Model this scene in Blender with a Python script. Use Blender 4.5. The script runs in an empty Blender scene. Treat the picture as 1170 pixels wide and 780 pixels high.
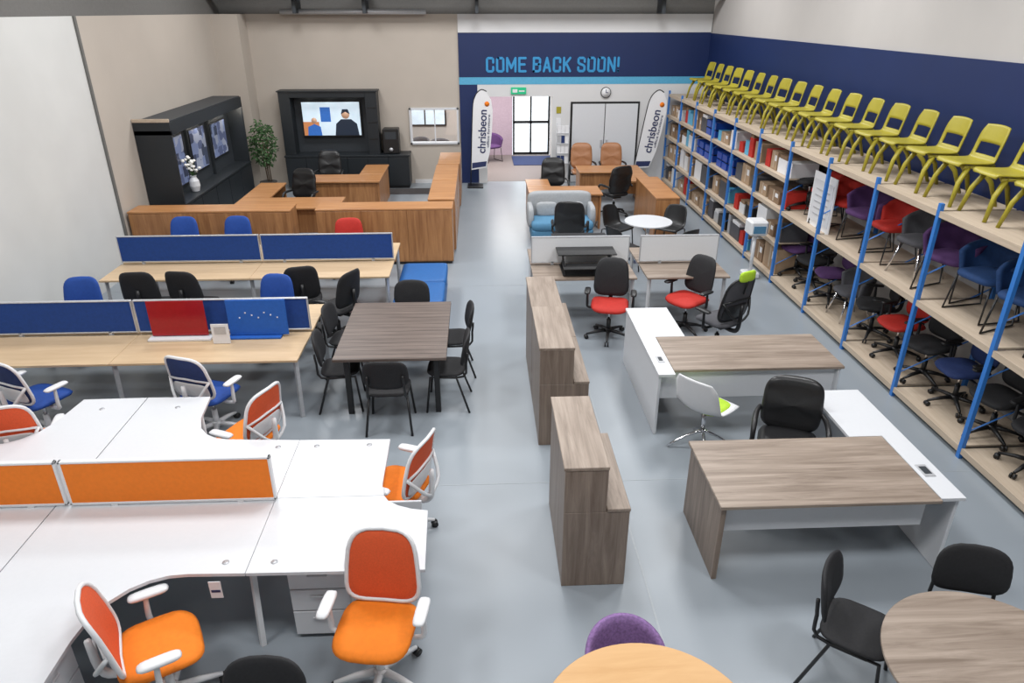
import bpy, bmesh, math, random
from mathutils import Vector, Matrix
random.seed(7)
R=math.radians
SC=bpy.context.scene
try:
    SC.view_settings.view_transform='Standard'
except Exception: pass

# ---------------------------------------------------------------- materials
def newmat(name):
    m=bpy.data.materials.new(name); m.use_nodes=True
    return m,m.node_tree,m.node_tree.nodes['Principled BSDF']
def mat(name,col,rough=.5,metal=0,var=.06,scale=30,bump=0,emit=0,spec=None,trans=0):
    m,nt,p=newmat(name)
    tc=nt.nodes.new('ShaderNodeTexCoord'); n=nt.nodes.new('ShaderNodeTexNoise'); n.inputs['Scale'].default_value=scale; n.inputs['Detail'].default_value=3
    nt.links.new(tc.outputs['Object'],n.inputs['Vector'])
    r=nt.nodes.new('ShaderNodeValToRGB'); c=Vector(col)
    r.color_ramp.elements[0].position=.3; r.color_ramp.elements[1].position=.7
    r.color_ramp.elements[0].color=(*[max(0,x*(1-var)) for x in c],1); r.color_ramp.elements[1].color=(*[min(1,x*(1+var)) for x in c],1)
    nt.links.new(n.outputs['Fac'],r.inputs['Fac']); nt.links.new(r.outputs['Color'],p.inputs['Base Color'])
    p.inputs['Roughness'].default_value=rough; p.inputs['Metallic'].default_value=metal
    if spec is not None: p.inputs['Specular IOR Level'].default_value=spec
    if emit: 
        nt.links.new(r.outputs['Color'],p.inputs['Emission Color']); p.inputs['Emission Strength'].default_value=emit
    if trans: p.inputs['Transmission Weight'].default_value=trans
    if bump:
        b=nt.nodes.new('ShaderNodeBump'); b.inputs['Strength'].default_value=bump; b.inputs['Distance'].default_value=.003
        n2=nt.nodes.new('ShaderNodeTexNoise'); n2.inputs['Scale'].default_value=scale*12
        nt.links.new(tc.outputs['Object'],n2.inputs['Vector']); nt.links.new(n2.outputs['Fac'],b.inputs['Height']); nt.links.new(b.outputs['Normal'],p.inputs['Normal'])
    return m
def wood(name,c1,c2,axis='x',rough=.4,fine=28,plank=0):
    m,nt,p=newmat(name)
    tc=nt.nodes.new('ShaderNodeTexCoord'); mp=nt.nodes.new('ShaderNodeMapping')
    s={'x':(1.2,fine*.5,fine*.5),'y':(fine*.5,1.2,fine*.5),'z':(fine*.5,fine*.5,1.2)}[axis]
    mp.inputs['Scale'].default_value=s
    nt.links.new(tc.outputs['Object'],mp.inputs['Vector'])
    n=nt.nodes.new('ShaderNodeTexNoise'); n.inputs['Scale'].default_value=1.0; n.inputs['Detail'].default_value=6; n.inputs['Roughness'].default_value=.65; n.inputs['Distortion'].default_value=.6
    nt.links.new(mp.outputs['Vector'],n.inputs['Vector'])
    r=nt.nodes.new('ShaderNodeValToRGB'); r.color_ramp.elements[0].position=.32; r.color_ramp.elements[1].position=.68
    r.color_ramp.elements[0].color=(*c1,1); r.color_ramp.elements[1].color=(*c2,1)
    nt.links.new(n.outputs['Fac'],r.inputs['Fac'])
    out=r.outputs['Color']
    if plank:
        sx=nt.nodes.new('ShaderNodeSeparateXYZ'); nt.links.new(tc.outputs['Object'],sx.inputs[0])
        mm=nt.nodes.new('ShaderNodeMath'); mm.operation='MULTIPLY'; mm.inputs[1].default_value=1/plank
        nt.links.new(sx.outputs[{'x':1,'y':0,'z':0}[axis]],mm.inputs[0])
        fr=nt.nodes.new('ShaderNodeMath'); fr.operation='FRACT'; nt.links.new(mm.outputs[0],fr.inputs[0])
        gt=nt.nodes.new('ShaderNodeMath'); gt.operation='GREATER_THAN'; gt.inputs[1].default_value=.1; nt.links.new(fr.outputs[0],gt.inputs[0])
        mx=nt.nodes.new('ShaderNodeMix'); mx.data_type='RGBA'; nt.links.new(gt.outputs[0],mx.inputs['Factor'])
        mx.inputs['A'].default_value=(*[x*.45 for x in c1],1); nt.links.new(out,mx.inputs['B']); out=mx.outputs['Result']
    nt.links.new(out,p.inputs['Base Color']); p.inputs['Roughness'].default_value=rough
    return m
M={}
M['white']=mat('white_laminate',(.64,.655,.68),.35,var=.01)
M['wframe']=mat('white_plastic',(.70,.71,.725),.4,var=.01)
M['black']=mat('black_fabric',(.012,.012,.014),.75,var=.2,scale=60)
M['blackp']=mat('black_plastic',(.012,.012,.013),.4)
M['leather']=mat('black_leather',(.012,.012,.013),.35,var=.1)
M['orange']=mat('orange_seat_fabric',(.80,.2,.008),.8,var=.05,bump=.3)
M['orangeb']=mat('orange_mesh_fabric',(.66,.09,.022),.75,var=.08,scale=90)
M['orangescr']=mat('orange_screen_fabric',(.82,.2,.014),.85,var=.04,bump=.3)
M['bluescr']=mat('blue_screen_fabric',(.008,.048,.23),.85,var=.08,bump=.3)
M['blue']=mat('blue_fabric',(.01,.06,.30),.75,var=.08)
M['navyf']=mat('navy_fabric',(.012,.03,.12),.8,var=.1)
M['teal']=mat('petrol_blue_fabric',(.012,.05,.16),.8,var=.1)
M['bench_blue']=mat('bright_blue_vinyl',(.004,.10,.33),.5)
M['lightblue']=mat('pale_blue_fabric',(.08,.22,.36),.85)
M['palegrey']=mat('pale_grey_fabric',(.37,.385,.40),.9,bump=.3)
M['red']=mat('red_fabric',(.46,.02,.012),.75)
M['redac']=mat('red_acrylic',(.32,.005,.012),.2)
M['blueac']=mat('blue_felt',(.01,.1,.43),.7)
M['purple']=mat('purple_fabric',(.23,.13,.31),.85,var=.25,scale=60)
M['purpled']=mat('plum_fabric',(.08,.03,.12),.85)
M['green']=mat('lime_fabric',(.4,.62,.03),.7)
M['grey']=mat('grey_fabric',(.08,.08,.09),.85)
M['tan']=mat('tan_leather',(.36,.16,.07),.45)
M['yellow']=mat('mustard_plastic',(.35,.30,.025),.42,var=.03)
M['silver']=mat('silver_powder_coat',(.5,.51,.53),.35,metal=.3)
M['chrome']=mat('chrome',(.7,.7,.72),.12,metal=1)
M['bluepost']=mat('blue_steel',(.03,.17,.52),.4,var=.03)
M['board']=wood('chipboard',(.42,.335,.25),(.52,.43,.33),'y',.7,30)
M['goak']=wood('grey_oak_x',(.18,.135,.102),(.37,.30,.245),'x',.42,34)
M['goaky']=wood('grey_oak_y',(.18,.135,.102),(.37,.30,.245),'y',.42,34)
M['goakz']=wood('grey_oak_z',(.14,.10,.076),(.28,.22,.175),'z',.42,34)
M['loak']=wood('light_oak',(.52,.37,.22),(.62,.46,.29),'x',.4,24)
M['yoak']=wood('golden_oak',(.54,.30,.11),(.62,.37,.16),'x',.45,20)
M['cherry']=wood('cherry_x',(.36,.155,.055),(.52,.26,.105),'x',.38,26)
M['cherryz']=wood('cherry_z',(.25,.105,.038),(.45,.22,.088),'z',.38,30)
M['dark']=wood('dark_plank_wood',(.085,.062,.052),(.185,.142,.12),'x',.4,40,plank=.1)
M['darkcab']=mat('charcoal_laminate',(.014,.018,.022),.45)
M['steelblue']=mat('dark_back_panel',(.03,.036,.043),.5)
M['cardboard']=mat('cardboard',(.36,.25,.16),.85,var=.1,scale=8)
M['cardboard2']=mat('brown_cardboard',(.24,.155,.095),.85,var=.12,scale=8)
M['paper']=mat('paper',(.74,.745,.76),.8,var=.02)
M['ink']=mat('dark_ink',(.02,.03,.1),.6)
M['bin']=mat('blue_bin_plastic',(.008,.06,.38),.4)
M['leaf']=mat('leaf_green',(.035,.09,.025),.6,var=.35,scale=14)
M['bark']=mat('bark',(.09,.055,.03),.9)
M['pot']=mat('dark_pot',(.05,.05,.05),.5)
M['petal']=mat('white_petals',(.8,.8,.78),.8)
M['exit']=mat('exit_green',(.01,.35,.16),.5,emit=.5)
M['led']=mat('lamp_lens',(1,.95,.85),.5,emit=14)
M['skin']=mat('screen_skin_tone',(.5,.3,.2),.3,emit=.5)
M['scr_w']=mat('screen_light_wall',(.5,.6,.68),.3,var=.1,scale=3,emit=.75)
M['scr_b']=mat('screen_blue_shirt',(.03,.12,.4),.3,emit=.6)
M['scr_d']=mat('screen_dark',(.02,.03,.05),.3,emit=.3)
M['scr_o']=mat('screen_orange',(.5,.2,.08),.3,emit=.5)
def screenmat(name,cols,scale,emit):
    m,nt,p=newmat(name)
    tc=nt.nodes.new('ShaderNodeTexCoord'); v=nt.nodes.new('ShaderNodeTexVoronoi'); v.inputs['Scale'].default_value=scale; v.distance='CHEBYCHEV'
    nt.links.new(tc.outputs['Object'],v.inputs['Vector'])
    r=nt.nodes.new('ShaderNodeValToRGB'); r.color_ramp.interpolation='CONSTANT'
    el=r.color_ramp.elements
    while len(el)<len(cols): el.new(.5)
    for i,c in enumerate(cols): el[i].position=i/len(cols); el[i].color=(*c,1)
    sp=nt.nodes.new('ShaderNodeSeparateColor'); nt.links.new(v.outputs['Color'],sp.inputs[0]); nt.links.new(sp.outputs[0],r.inputs['Fac'])
    nt.links.new(r.outputs['Color'],p.inputs['Base Color']); nt.links.new(r.outputs['Color'],p.inputs['Emission Color']); p.inputs['Emission Strength'].default_value=emit
    p.inputs['Roughness'].default_value=.2
    return m
M['poster']=screenmat('display_picture',[(.09,.11,.2),(.16,.2,.34),(.26,.29,.38),(.05,.06,.1)],5,.3)
def glassm():
    m,nt,p=newmat('window_glass'); nt.nodes.remove(p)
    o=nt.nodes['Material Output']; t=nt.nodes.new('ShaderNodeBsdfTransparent'); g=nt.nodes.new('ShaderNodeBsdfGlossy'); g.inputs['Roughness'].default_value=.02
    mx=nt.nodes.new('ShaderNodeMixShader'); mx.inputs[0].default_value=.08
    nt.links.new(t.outputs[0],mx.inputs[1]); nt.links.new(g.outputs[0],mx.inputs[2]); nt.links.new(mx.outputs[0],o.inputs[0]); return m
M['glass']=glassm()
def floormat():
    m,nt,p=newmat('painted_concrete_floor')
    tc=nt.nodes.new('ShaderNodeTexCoord')
    n=nt.nodes.new('ShaderNodeTexNoise'); n.inputs['Scale'].default_value=.6; n.inputs['Detail'].default_value=5; n.inputs['Roughness'].default_value=.55
    nt.links.new(tc.outputs['Object'],n.inputs['Vector'])
    r=nt.nodes.new('ShaderNodeValToRGB'); r.color_ramp.elements[0].position=.3; r.color_ramp.elements[1].position=.75
    r.color_ramp.elements[0].color=(.262,.296,.328,1); r.color_ramp.elements[1].color=(.288,.322,.355,1)
    nt.links.new(n.outputs['Fac'],r.inputs['Fac']); nt.links.new(r.outputs['Color'],p.inputs['Base Color'])
    r2=nt.nodes.new('ShaderNodeMapRange'); r2.inputs['To Min'].default_value=.29; r2.inputs['To Max'].default_value=.38
    n2=nt.nodes.new('ShaderNodeTexNoise'); n2.inputs['Scale'].default_value=2.5; n2.inputs['Detail'].default_value=8
    nt.links.new(tc.outputs['Object'],n2.inputs['Vector']); nt.links.new(n2.outputs['Fac'],r2.inputs['Value']); nt.links.new(r2.outputs[0],p.inputs['Roughness'])
    return m
M['floor']=floormat()
M['seam']=mat('floor_joint_filler',(.33,.36,.385),.4)
M['cream']=mat('cream_wall_paint',(.47,.42,.365),.85,var=.03,scale=1.2)
M['offwhite']=mat('offwhite_wall_paint',(.60,.605,.59),.85,var=.03,scale=1.5)
M['whitewall']=mat('white_wall_paint',(.64,.64,.64),.8,var=.02,scale=1.5)
M['navy']=mat('navy_wall_paint',(.004,.017,.085),.5,var=.04,scale=2)
M['cyan']=mat('cyan_paint',(.03,.27,.56),.5)
M['cyanl']=mat('light_blue_paint',(.09,.37,.58),.5)
M['clad']=mat('dark_cladding',(.14,.137,.13),.7)
M['rwall']=mat('warm_grey_wall',(.46,.44,.42),.85,var=.03,scale=1)
M['carpet']=mat('dark_carpet',(.06,.055,.055),.95,var=.2,scale=50)
M['mauve']=mat('mauve_paint',(.42,.33,.40),.8)
M['lobbyf']=mat('lobby_floor',(.2,.17,.165),.6)

# ---------------------------------------------------------------- builder
def sgnp(c,e): return math.copysign(abs(c)**e,c)
class B:
    def __init__(s): s.v=[];s.f=[];s.m=[];s.s=[];s.mats=[];s._me=None
    def mi(s,k):
        m=M[k]
        if m not in s.mats: s.mats.append(m)
        return s.mats.index(m)
    def add(s,vs,fs,m,smooth=True,xf=None):
        o=len(s.v); i=s.mi(m)
        for p in vs:
            p=Vector(p)
            if xf is not None: p=xf@p
            s.v.append(tuple(p))
        for f in fs: s.f.append(tuple(o+a for a in f)); s.m.append(i); s.s.append(smooth)
    def frombm(s,bm,m,smooth,xf=None):
        bm.verts.index_update()
        s.add([v.co.copy() for v in bm.verts],[[v.index for v in f.verts] for f in bm.faces],m,smooth,xf); bm.free()
    def box(s,x0,x1,y0,y1,z0,z1,m,bv=.004,xf=None):
        bm=bmesh.new(); bmesh.ops.create_cube(bm,size=1)
        for v in bm.verts: v.co=Vector(((x0+x1)/2+v.co.x*(x1-x0),(y0+y1)/2+v.co.y*(y1-y0),(z0+z1)/2+v.co.z*(z1-z0)))
        bv=min(bv,.3*min(abs(x1-x0),abs(y1-y0),abs(z1-z0)))
        if bv>0: bmesh.ops.bevel(bm,geom=list(bm.edges),offset=bv,segments=1,affect='EDGES')
        s.frombm(bm,m,False,xf)
    def prism(s,pts,z0,z1,m):
        n=len(pts); vs=[(x,y,z0) for x,y in pts]+[(x,y,z1) for x,y in pts]
        fs=[list(range(n))[::-1],list(range(n,2*n))]+[[i,(i+1)%n,n+(i+1)%n,n+i] for i in range(n)]
        s.add(vs,fs,m,False)
    def prismy(s,pts,y0,y1,m,xf=None):
        n=len(pts); vs=[(x,y0,z) for x,z in pts]+[(x,y1,z) for x,z in pts]
        fs=[list(range(n))[::-1],list(range(n,2*n))]+[[i,(i+1)%n,n+(i+1)%n,n+i] for i in range(n)]
        s.add(vs,fs,m,False,xf)
    def tube(s,pts,r,m,seg=8,closed=False,sub=0,xf=None):
        pts=[Vector(p) for p in pts]; rr=r if isinstance(r,(list,tuple)) else [r]*len(pts)
        if sub:
            q=[];qr=[];n=len(pts)
            for i in range(n if closed else n-1):
                p0=pts[(i-1)%n] if (closed or i>0) else pts[0]; p1=pts[i]; p2=pts[(i+1)%n]; p3=pts[(i+2)%n] if (closed or i+2<n) else pts[-1]
                for k in range(sub):
                    t=k/sub
                    q.append(.5*((2*p1)+(-p0+p2)*t+(2*p0-5*p1+4*p2-p3)*t*t+(-p0+3*p1-3*p2+p3)*t**3)); qr.append(rr[i]*(1-t)+rr[(i+1)%n]*t)
            if not closed: q.append(pts[-1]);qr.append(rr[-1])
            pts,rr=q,qr
        n=len(pts); vs=[];fs=[]; up=None
        for i in range(n):
            if closed: d=pts[(i+1)%n]-pts[i-1]
            else: d=pts[min(i+1,n-1)]-pts[max(i-1,0)]
            if d.length<1e-9: d=Vector((0,0,1))
            d.normalize()
            if up is None: up=Vector((0,0,1)) if abs(d.z)<.9 else Vector((1,0,0))
            a=up-d*up.dot(d)
            if a.length<1e-6: a=d.orthogonal()
            a.normalize(); up=a; b=d.cross(a)
            for k in range(seg):
                t=2*math.pi*k/seg; vs.append(pts[i]+(a*math.cos(t)+b*math.sin(t))*rr[i])
        for i in range(n if closed else n-1):
            j=(i+1)%n
            for k in range(seg): fs.append((i*seg+k,i*seg+(k+1)%seg,j*seg+(k+1)%seg,j*seg+k))
        if not closed: fs.append(tuple(range(seg))[::-1]); fs.append(tuple((n-1)*seg+k for k in range(seg)))
        s.add(vs,fs,m,seg>4,xf)
    def cush(s,c,sz,m,plane='xy',e=.45,et=.6,fn=None,nu=28,nv=8,xf=None):
        vs=[];fs=[]; a,b,h=sz[0]/2,sz[1]/2,sz[2]/2
        for j in range(nv+1):
            ph=-math.pi/2+math.pi*j/nv
            for i in range(nu):
                th=2*math.pi*i/nu
                x=a*sgnp(math.cos(ph),et)*sgnp(math.cos(th),e)
                if plane=='xy': p=Vector((x,b*sgnp(math.cos(ph),et)*sgnp(math.sin(th),e),h*sgnp(math.sin(ph),et)))
                else: p=Vector((x,b*sgnp(math.sin(ph),et),h*sgnp(math.cos(ph),et)*sgnp(math.sin(th),e)))
                if fn: p=fn(p)
                vs.append(p+Vector(c))
        for j in range(nv):
            for i in range(nu): fs.append((j*nu+i,j*nu+(i+1)%nu,(j+1)*nu+(i+1)%nu,(j+1)*nu+i))
        s.add(vs,fs,m,True,xf)
    def ring(s,c,w,h,r,m,e=.45,fn=None,n=28,seg=6):
        pts=[]
        for i in range(n):
            t=2*math.pi*i/n; p=Vector((w/2*sgnp(math.cos(t),e),0,h/2*sgnp(math.sin(t),e)))
            if fn: p=fn(p)
            pts.append(p+Vector(c))
        s.tube(pts,r,m,seg,closed=True)
    def sheet(s,fn,nu,nv,th,m,skip=None):
        bm=bmesh.new(); g=[[bm.verts.new(fn(-1+2*i/nu,j/nv)) for i in range(nu+1)] for j in range(nv+1)]
        for j in range(nv):
            for i in range(nu):
                if skip and skip(-1+2*(i+.5)/nu,(j+.5)/nv): continue
                bm.faces.new((g[j][i],g[j][i+1],g[j+1][i+1],g[j+1][i]))
        for v in [v for v in bm.verts if not v.link_faces]: bm.verts.remove(v)
        bmesh.ops.recalc_face_normals(bm,faces=bm.faces)
        bmesh.ops.solidify(bm,geom=list(bm.faces),thickness=th)
        s.frombm(bm,m,True)
    def lathe(s,c,prof,m,seg=32):
        vs=[];fs=[];n=len(prof)
        for r,z in prof:
            for k in range(seg):
                t=2*math.pi*k/seg; vs.append((c[0]+r*math.cos(t),c[1]+r*math.sin(t),c[2]+z))
        for i in range(n-1):
            for k in range(seg): fs.append((i*seg+k,i*seg+(k+1)%seg,(i+1)*seg+(k+1)%seg,(i+1)*seg+k))
        fs.append(tuple(range(seg))[::-1]); fs.append(tuple((n-1)*seg+k for k in range(seg)))
        s.add(vs,fs,m,False)
    def mesh(s,name,off=(0,0,0)):
        me=bpy.data.meshes.new(name)
        me.from_pydata([(x-off[0],y-off[1],z-off[2]) for x,y,z in s.v],[],s.f)
        for m in s.mats: me.materials.append(m)
        me.polygons.foreach_set('material_index',s.m); me.polygons.foreach_set('use_smooth',s.s)
        bm=bmesh.new(); bm.from_mesh(me); bmesh.ops.recalc_face_normals(bm,faces=bm.faces); bm.to_mesh(me); bm.free(); me.update()
        return me
    def world(s,name,parent=None):
        xs=[p[0] for p in s.v];ys=[p[1] for p in s.v];zs=[p[2] for p in s.v]
        o=((min(xs)+max(xs))/2,(min(ys)+max(ys))/2,min(zs))
        ob=bpy.data.objects.new(name,s.mesh(name,o)); ob.location=o; SC.collection.objects.link(ob)
        if parent: ob.parent=parent; ob.location=Vector(o)-parent.location
        return ob
    def at(s,name,x,y,rz=0,z=0,sc=1):
        if s._me is None: s._me=s.mesh(name)
        ob=bpy.data.objects.new(name,s._me); ob.location=(x,y,z); ob.rotation_euler=(0,0,R(rz)); ob.scale=(sc,)*3; SC.collection.objects.link(ob); return ob
def wbox(name,x0,x1,y0,y1,z0,z1,m,bv=0):
    b=B(); b.box(x0,x1,y0,y1,z0,z1,m,bv); return b.world(name)
def text(name,body,loc,h,m,rot=(90,0,0),width=None,ext=.006,off=0,parent=None,align='LEFT'):
    c=bpy.data.curves.new(name,'FONT'); c.body=body; c.size=1; c.extrude=ext; c.offset=off; c.materials.append(M[m]); c.align_x=align
    o=bpy.data.objects.new(name,c); SC.collection.objects.link(o); bpy.context.view_layer.update()
    d=o.dimensions; sy=h/max(d.y,.01); sx=width/max(d.x,.01) if width else sy
    o.scale=(sx,sy,1); o.rotation_euler=[R(a) for a in rot]
    o.location=loc
    if parent: o.parent=parent; o.location=Vector(loc)-parent.location
    return o

# ---------------------------------------------------------------- room
XL,XR,YB,YF,ZT=-6.1,5.78,18.7,-2.5,6.4
wbox('floor',XL-.1,XR+.1,YF-.1,YB+.1,-.1,0,'floor')
wbox('ceiling',XL-.1,XR+.1,YF-.1,YB+.2,ZT,ZT+.1,'clad')
b=B(); b.box(XL-.1,XL,YF,12.0,0,4.05,'offwhite',0); b.box(XL-.1,XL,12.0,YB+.1,0,4.05,'cream',0); b.box(XL-.1,XL,YF,YB+.1,4.05,ZT,'clad',0)
b.box(XL,-5.5,18.05,18.7,0,4.05,'cream',0); b.world('wall_left')
wbox('trim_1',XL,XL+.03,11.97,12.03,0,4.05,'clad')
b=B(); b.box(XR,XR+.1,YF,YB+.1,0,ZT,'rwall',0); b.world('wall_right')
wbox('trim_2',XR-.03,XR,YF+.01,YB-.001,2.1,3.62,'navy')
wbox('wall_front',XL,XR,YF-.1,YF,0,ZT,'offwhite')
b=B()
WY=YB+.12
for x0,x1,z0,z1,m in [(XL,-1.72,0,4.05,'cream'),(-1.72,-.55,0,1.04,'cream'),(-1.72,-.55,1.86,4.05,'cream'),(-.55,.2,0,4.05,'cream'),
    (.2,1.87,2.16,4.05,'whitewall'),(1.87,XR,0,4.05,'whitewall'),(XL,XR,4.05,ZT,'clad')]:
    b.box(x0,x1,YB,WY,z0,z1,m,0)
b.world('wall_back')
wbox('trim_3',-.47,XR-.03,YB-.04,YB,2.62,3.64,'navy')
wbox('trim_4',-.47,XR-.03,YB-.045,YB,2.45,2.62,'cyanl')
wbox('trim_5',-.47,XR-.03,YB-.05,YB,3.64,4.05,'whitewall')
wbox('trim_6',-.47,-.02,YB-.04,YB,0,2.45,'navy')
b=B(); b.box(-.02,.2,YB-.04,YB,0,2.45,'whitewall',0); b.box(.2,1.87,YB-.04,YB,2.16,2.45,'whitewall',0); b.box(1.87,XR-.03,YB-.04,YB,0,2.45,'whitewall',0); b.world('trim_7')
# heavy condensed lettering cut from flat panel
G={'C':[[(1,.68),(1,.9),(.8,1),(.2,1),(0,.9),(0,.1),(.2,0),(.8,0),(1,.1),(1,.32)]],
'O':[[(.2,1),(.8,1),(1,.9),(1,.1),(.8,0),(.2,0),(0,.1),(0,.9),(.2,1)]],
'M':[[(0,0),(0,1),(.5,.25),(1,1),(1,0)]],'E':[[(1,1),(0,1),(0,0),(1,0)],[(0,.52),(.85,.52)]],
'B':[[(0,0),(0,1),(.75,1),(1,.9),(1,.65),(.8,.53),(1,.41),(1,.1),(.75,0),(0,0)],[(0,.53),(.8,.53)]],
'A':[[(0,0),(.5,1),(1,0)],[(.25,.28),(.75,.28)]],'K':[[(0,0),(0,1)],[(1,1),(.1,.45)],[(.35,.6),(1,0)]],
'S':[[(1,.72),(1,.9),(.8,1),(.2,1),(0,.9),(0,.66),(.2,.56),(.8,.45),(1,.34),(1,.1),(.8,0),(.2,0),(0,.1),(0,.28)]],
'N':[[(0,0),(0,1),(1,0),(1,1)]],'!':[[(0,1),(0,.38)],[(0,.02),(0,0)]]}
b=B(); x=.2; hh=.36; tk=.056; z0=2.73; k=0
for ch in 'COME BACK SOON!':
    if ch==' ': x+=.11; continue
    w=.26 if ch=='M' else (tk if ch=='!' else .21)
    for path in G[ch]:
        P=[Vector((x+tk/2+p[0]*(w-tk),z0+tk/2+p[1]*(hh-tk))) for p in path]
        for a,c in zip(P,P[1:]):
            d=(c-a)
            if d.length<1e-6: continue
            d.normalize(); n=Vector((-d.y,d.x))*tk/2; k+=1; dy=.0004*(k%6)
            b.prismy([tuple(a-n),tuple(c-n),tuple(c+n),tuple(a+n)],YB-.052-dy,YB-.041,'cyan')
        for a in P: b.prismy([(a.x+tk/2*math.cos(t*math.pi/6),a.y+tk/2*math.sin(t*math.pi/6)) for t in range(12)],YB-.0546,YB-.041,'cyan')
    x+=w+.04
b.world('wall_lettering')
# roof steelwork at the top of the back wall
b=B(); b.box(XL,XR,17.9,18.1,4.35,4.5,'clad'); 
for x in (-4.2,-2.6,0.0,4.4): b.box(x-.04,x+.04,18.1,18.65,4.06,4.5,'steelblue')
b.tube([(-4.6,18.4,4.1),(-1.2,18.4,4.1)],.06,'silver'); b.world('roof_beam')
# aisle floor joints
b=B(); b.box(1.25,1.265,YF,15,0.0005,.0015,'seam',0); b.box(XL,4.8,5.55,5.558,.0005,.0015,'seam',0); b.box(XL,4.8,10.95,10.96,.0005,.0015,'seam',0); b.world('floor_joint')
wbox('carpet',-4.3,-1.0,17.45,18.05,.001,.012,'carpet')
b=B(); b.box(-1.7,-.48,YB-.015,YB,0,.1,'whitewall',0); b.world('baseboard_back')
# lobby beyond opening
b=B(); b.box(-2.6,3.2,WY,22.6,-.1,0,'lobbyf',0); b.world('lobby_floor')
wbox('wall_lobby_left',-2.7,-2.6,WY,22.6,0,2.7,'whitewall'); wbox('wall_lobby_right',3.2,3.3,WY,22.6,0,2.7,'whitewall')
wbox('wall_lobby_far_left',-2.7,-.3,22.6,22.7,0,2.7,'rwall'); wbox('wall_lobby_far_mid',-.3,1.04,22.6,22.7,0,2.7,'mauve'); wbox('wall_lobby_far_right',2.21,3.3,22.6,22.7,0,2.7,'whitewall'); wbox('wall_lobby_lintel',1.04,2.21,22.6,22.7,2.16,2.7,'whitewall')
wbox('ceiling_lobby',-2.7,3.3,WY,22.7,2.7,2.8,'whitewall')
b=B()
for x in (1.05,1.58,2.14): b.box(x,x+.06,22.6,22.66,0,2.15,'blackp')
for z in (0,.95,2.07): b.box(1.05,2.2,22.6,22.66,z,z+.08,'blackp')
b.box(1.1,2.15,22.62,22.63,.05,2.1,'glass',0); b.world('door_1')
wbox('door_mat',1.0,2.25,20.9,22.3,.001,.015,'navyf')
b=B(); b.box(-1.76,-.51,YB-.05,YB+.13,1.0,1.05,'white'); b.box(-1.76,-.51,YB-.05,YB+.13,1.85,1.9,'white'); b.box(-1.76,-1.71,YB-.05,YB+.13,1.0,1.9,'white'); b.box(-.56,-.51,YB-.05,YB+.13,1.0,1.9,'white')
b.box(-1.14,-1.11,YB+.02,YB+.06,1.05,1.85,'white'); b.box(-1.72,-.55,YB+.03,YB+.04,1.04,1.86,'glass',0); b.world('window_1')
b=B(); b.box(-2.3,-1.0,22.55,22.6,.9,2.1,'blackp'); b.box(-2.25,-1.05,22.54,22.55,.95,2.05,'scr_w',0); b.box(-1.67,-1.63,22.53,22.55,.95,2.05,'blackp',0); b.world('window_2')
# double door
b=B(); b.box(2.34,4.11,YB-.07,YB-.04,0,2.03,'blackp'); b.box(2.39,3.215,YB-.1,YB-.07,.01,1.98,'white'); b.box(3.235,4.06,YB-.1,YB-.07,.01,1.98,'white')
b.box(3.13,3.18,YB-.13,YB-.1,.9,1.1,'silver'); b.box(3.27,3.32,YB-.13,YB-.1,.9,1.1,'silver'); b.world('door_2')
b=B(); b.tube([(3.22,YB-.04,2.25),(3.22,YB-.08,2.25)],.13,'blackp',24); b.tube([(3.22,YB-.08,2.25),(3.22,YB-.085,2.25)],.115,'paper',24)
b.box(3.213,3.227,YB-.092,YB-.086,2.25,2.33,'ink',0); b.box(3.22,3.28,YB-.092,YB-.086,2.243,2.257,'ink',0); b.world('wall_clock')
b=B(); b.box(.82,1.2,YB-.08,YB-.04,2.22,2.38,'exit'); b.box(.86,.98,YB-.085,YB-.08,2.26,2.34,'paper',0); b.box(1.02,1.16,YB-.085,YB-.08,2.28,2.31,'paper',0); b.world('exit_sign')
for i,(x,z,w,h,m) in enumerate([(1.98,1.75,.12,.16,'yellow'),(1.98,1.45,.12,.18,'paper'),(2.1,1.2,.1,.14,'paper')]):
    wbox('wall_notice',x,x+w,YB-.05,YB-.04,z,z+h,m)

# feather flags
def flag(x,y,lean,rz):
    e=bpy.data.objects.new('feather_banner',None); e.location=(x,y,0); SC.collection.objects.link(e); e.rotation_euler=(0,R(lean),R(rz))
    b=B(); pts=[(-.22,.42),(.16,.5),(.24,.9),(.27,1.4),(.27,1.9),(.22,2.15),(.1,2.32),(-.02,2.36),(-.14,2.28),(-.21,2.1),(-.23,1.7)]
    b.prismy(pts,-.004,.004,'paper'); b.tube([(-.22,0,.05),(-.23,0,1.7),(-.21,0,2.12),(-.13,0,2.3),(-.02,0,2.38),(.1,0,2.34)],.012,'blackp',6,sub=3)
    b.prismy([(-.2,.46),(.15,.53),(.17,.66),(-.2,.6)],-.008,-.004,'ink')
    b.box(-.3,.1,-.2,.2,0,.04,'blackp')
    o=bpy.data.objects.new('banner_cloth',b.mesh('banner_cloth')); SC.collection.objects.link(o); o.parent=e
    t=text('banner_lettering','chrisbeon',(.12,-.01,.85),.2,'ink',rot=(90,-90,0),width=1.05,off=.012,ext=.002); t.parent=e
    t=text('banner_strapline','office furniture',(.21,-.01,1.0),.06,'ink',rot=(90,-90,0),width=.8,ext=.002); t.parent=e
    b=B(); b.tube([(.12,-.012,2.05),(.12,-.006,2.05)],.06,'orange',16); o=bpy.data.objects.new('banner_logo',b.mesh('banner_logo')); SC.collection.objects.link(o); o.parent=e
flag(-.02,18.2,3,0); flag(4.12,18.15,9,0)

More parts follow.
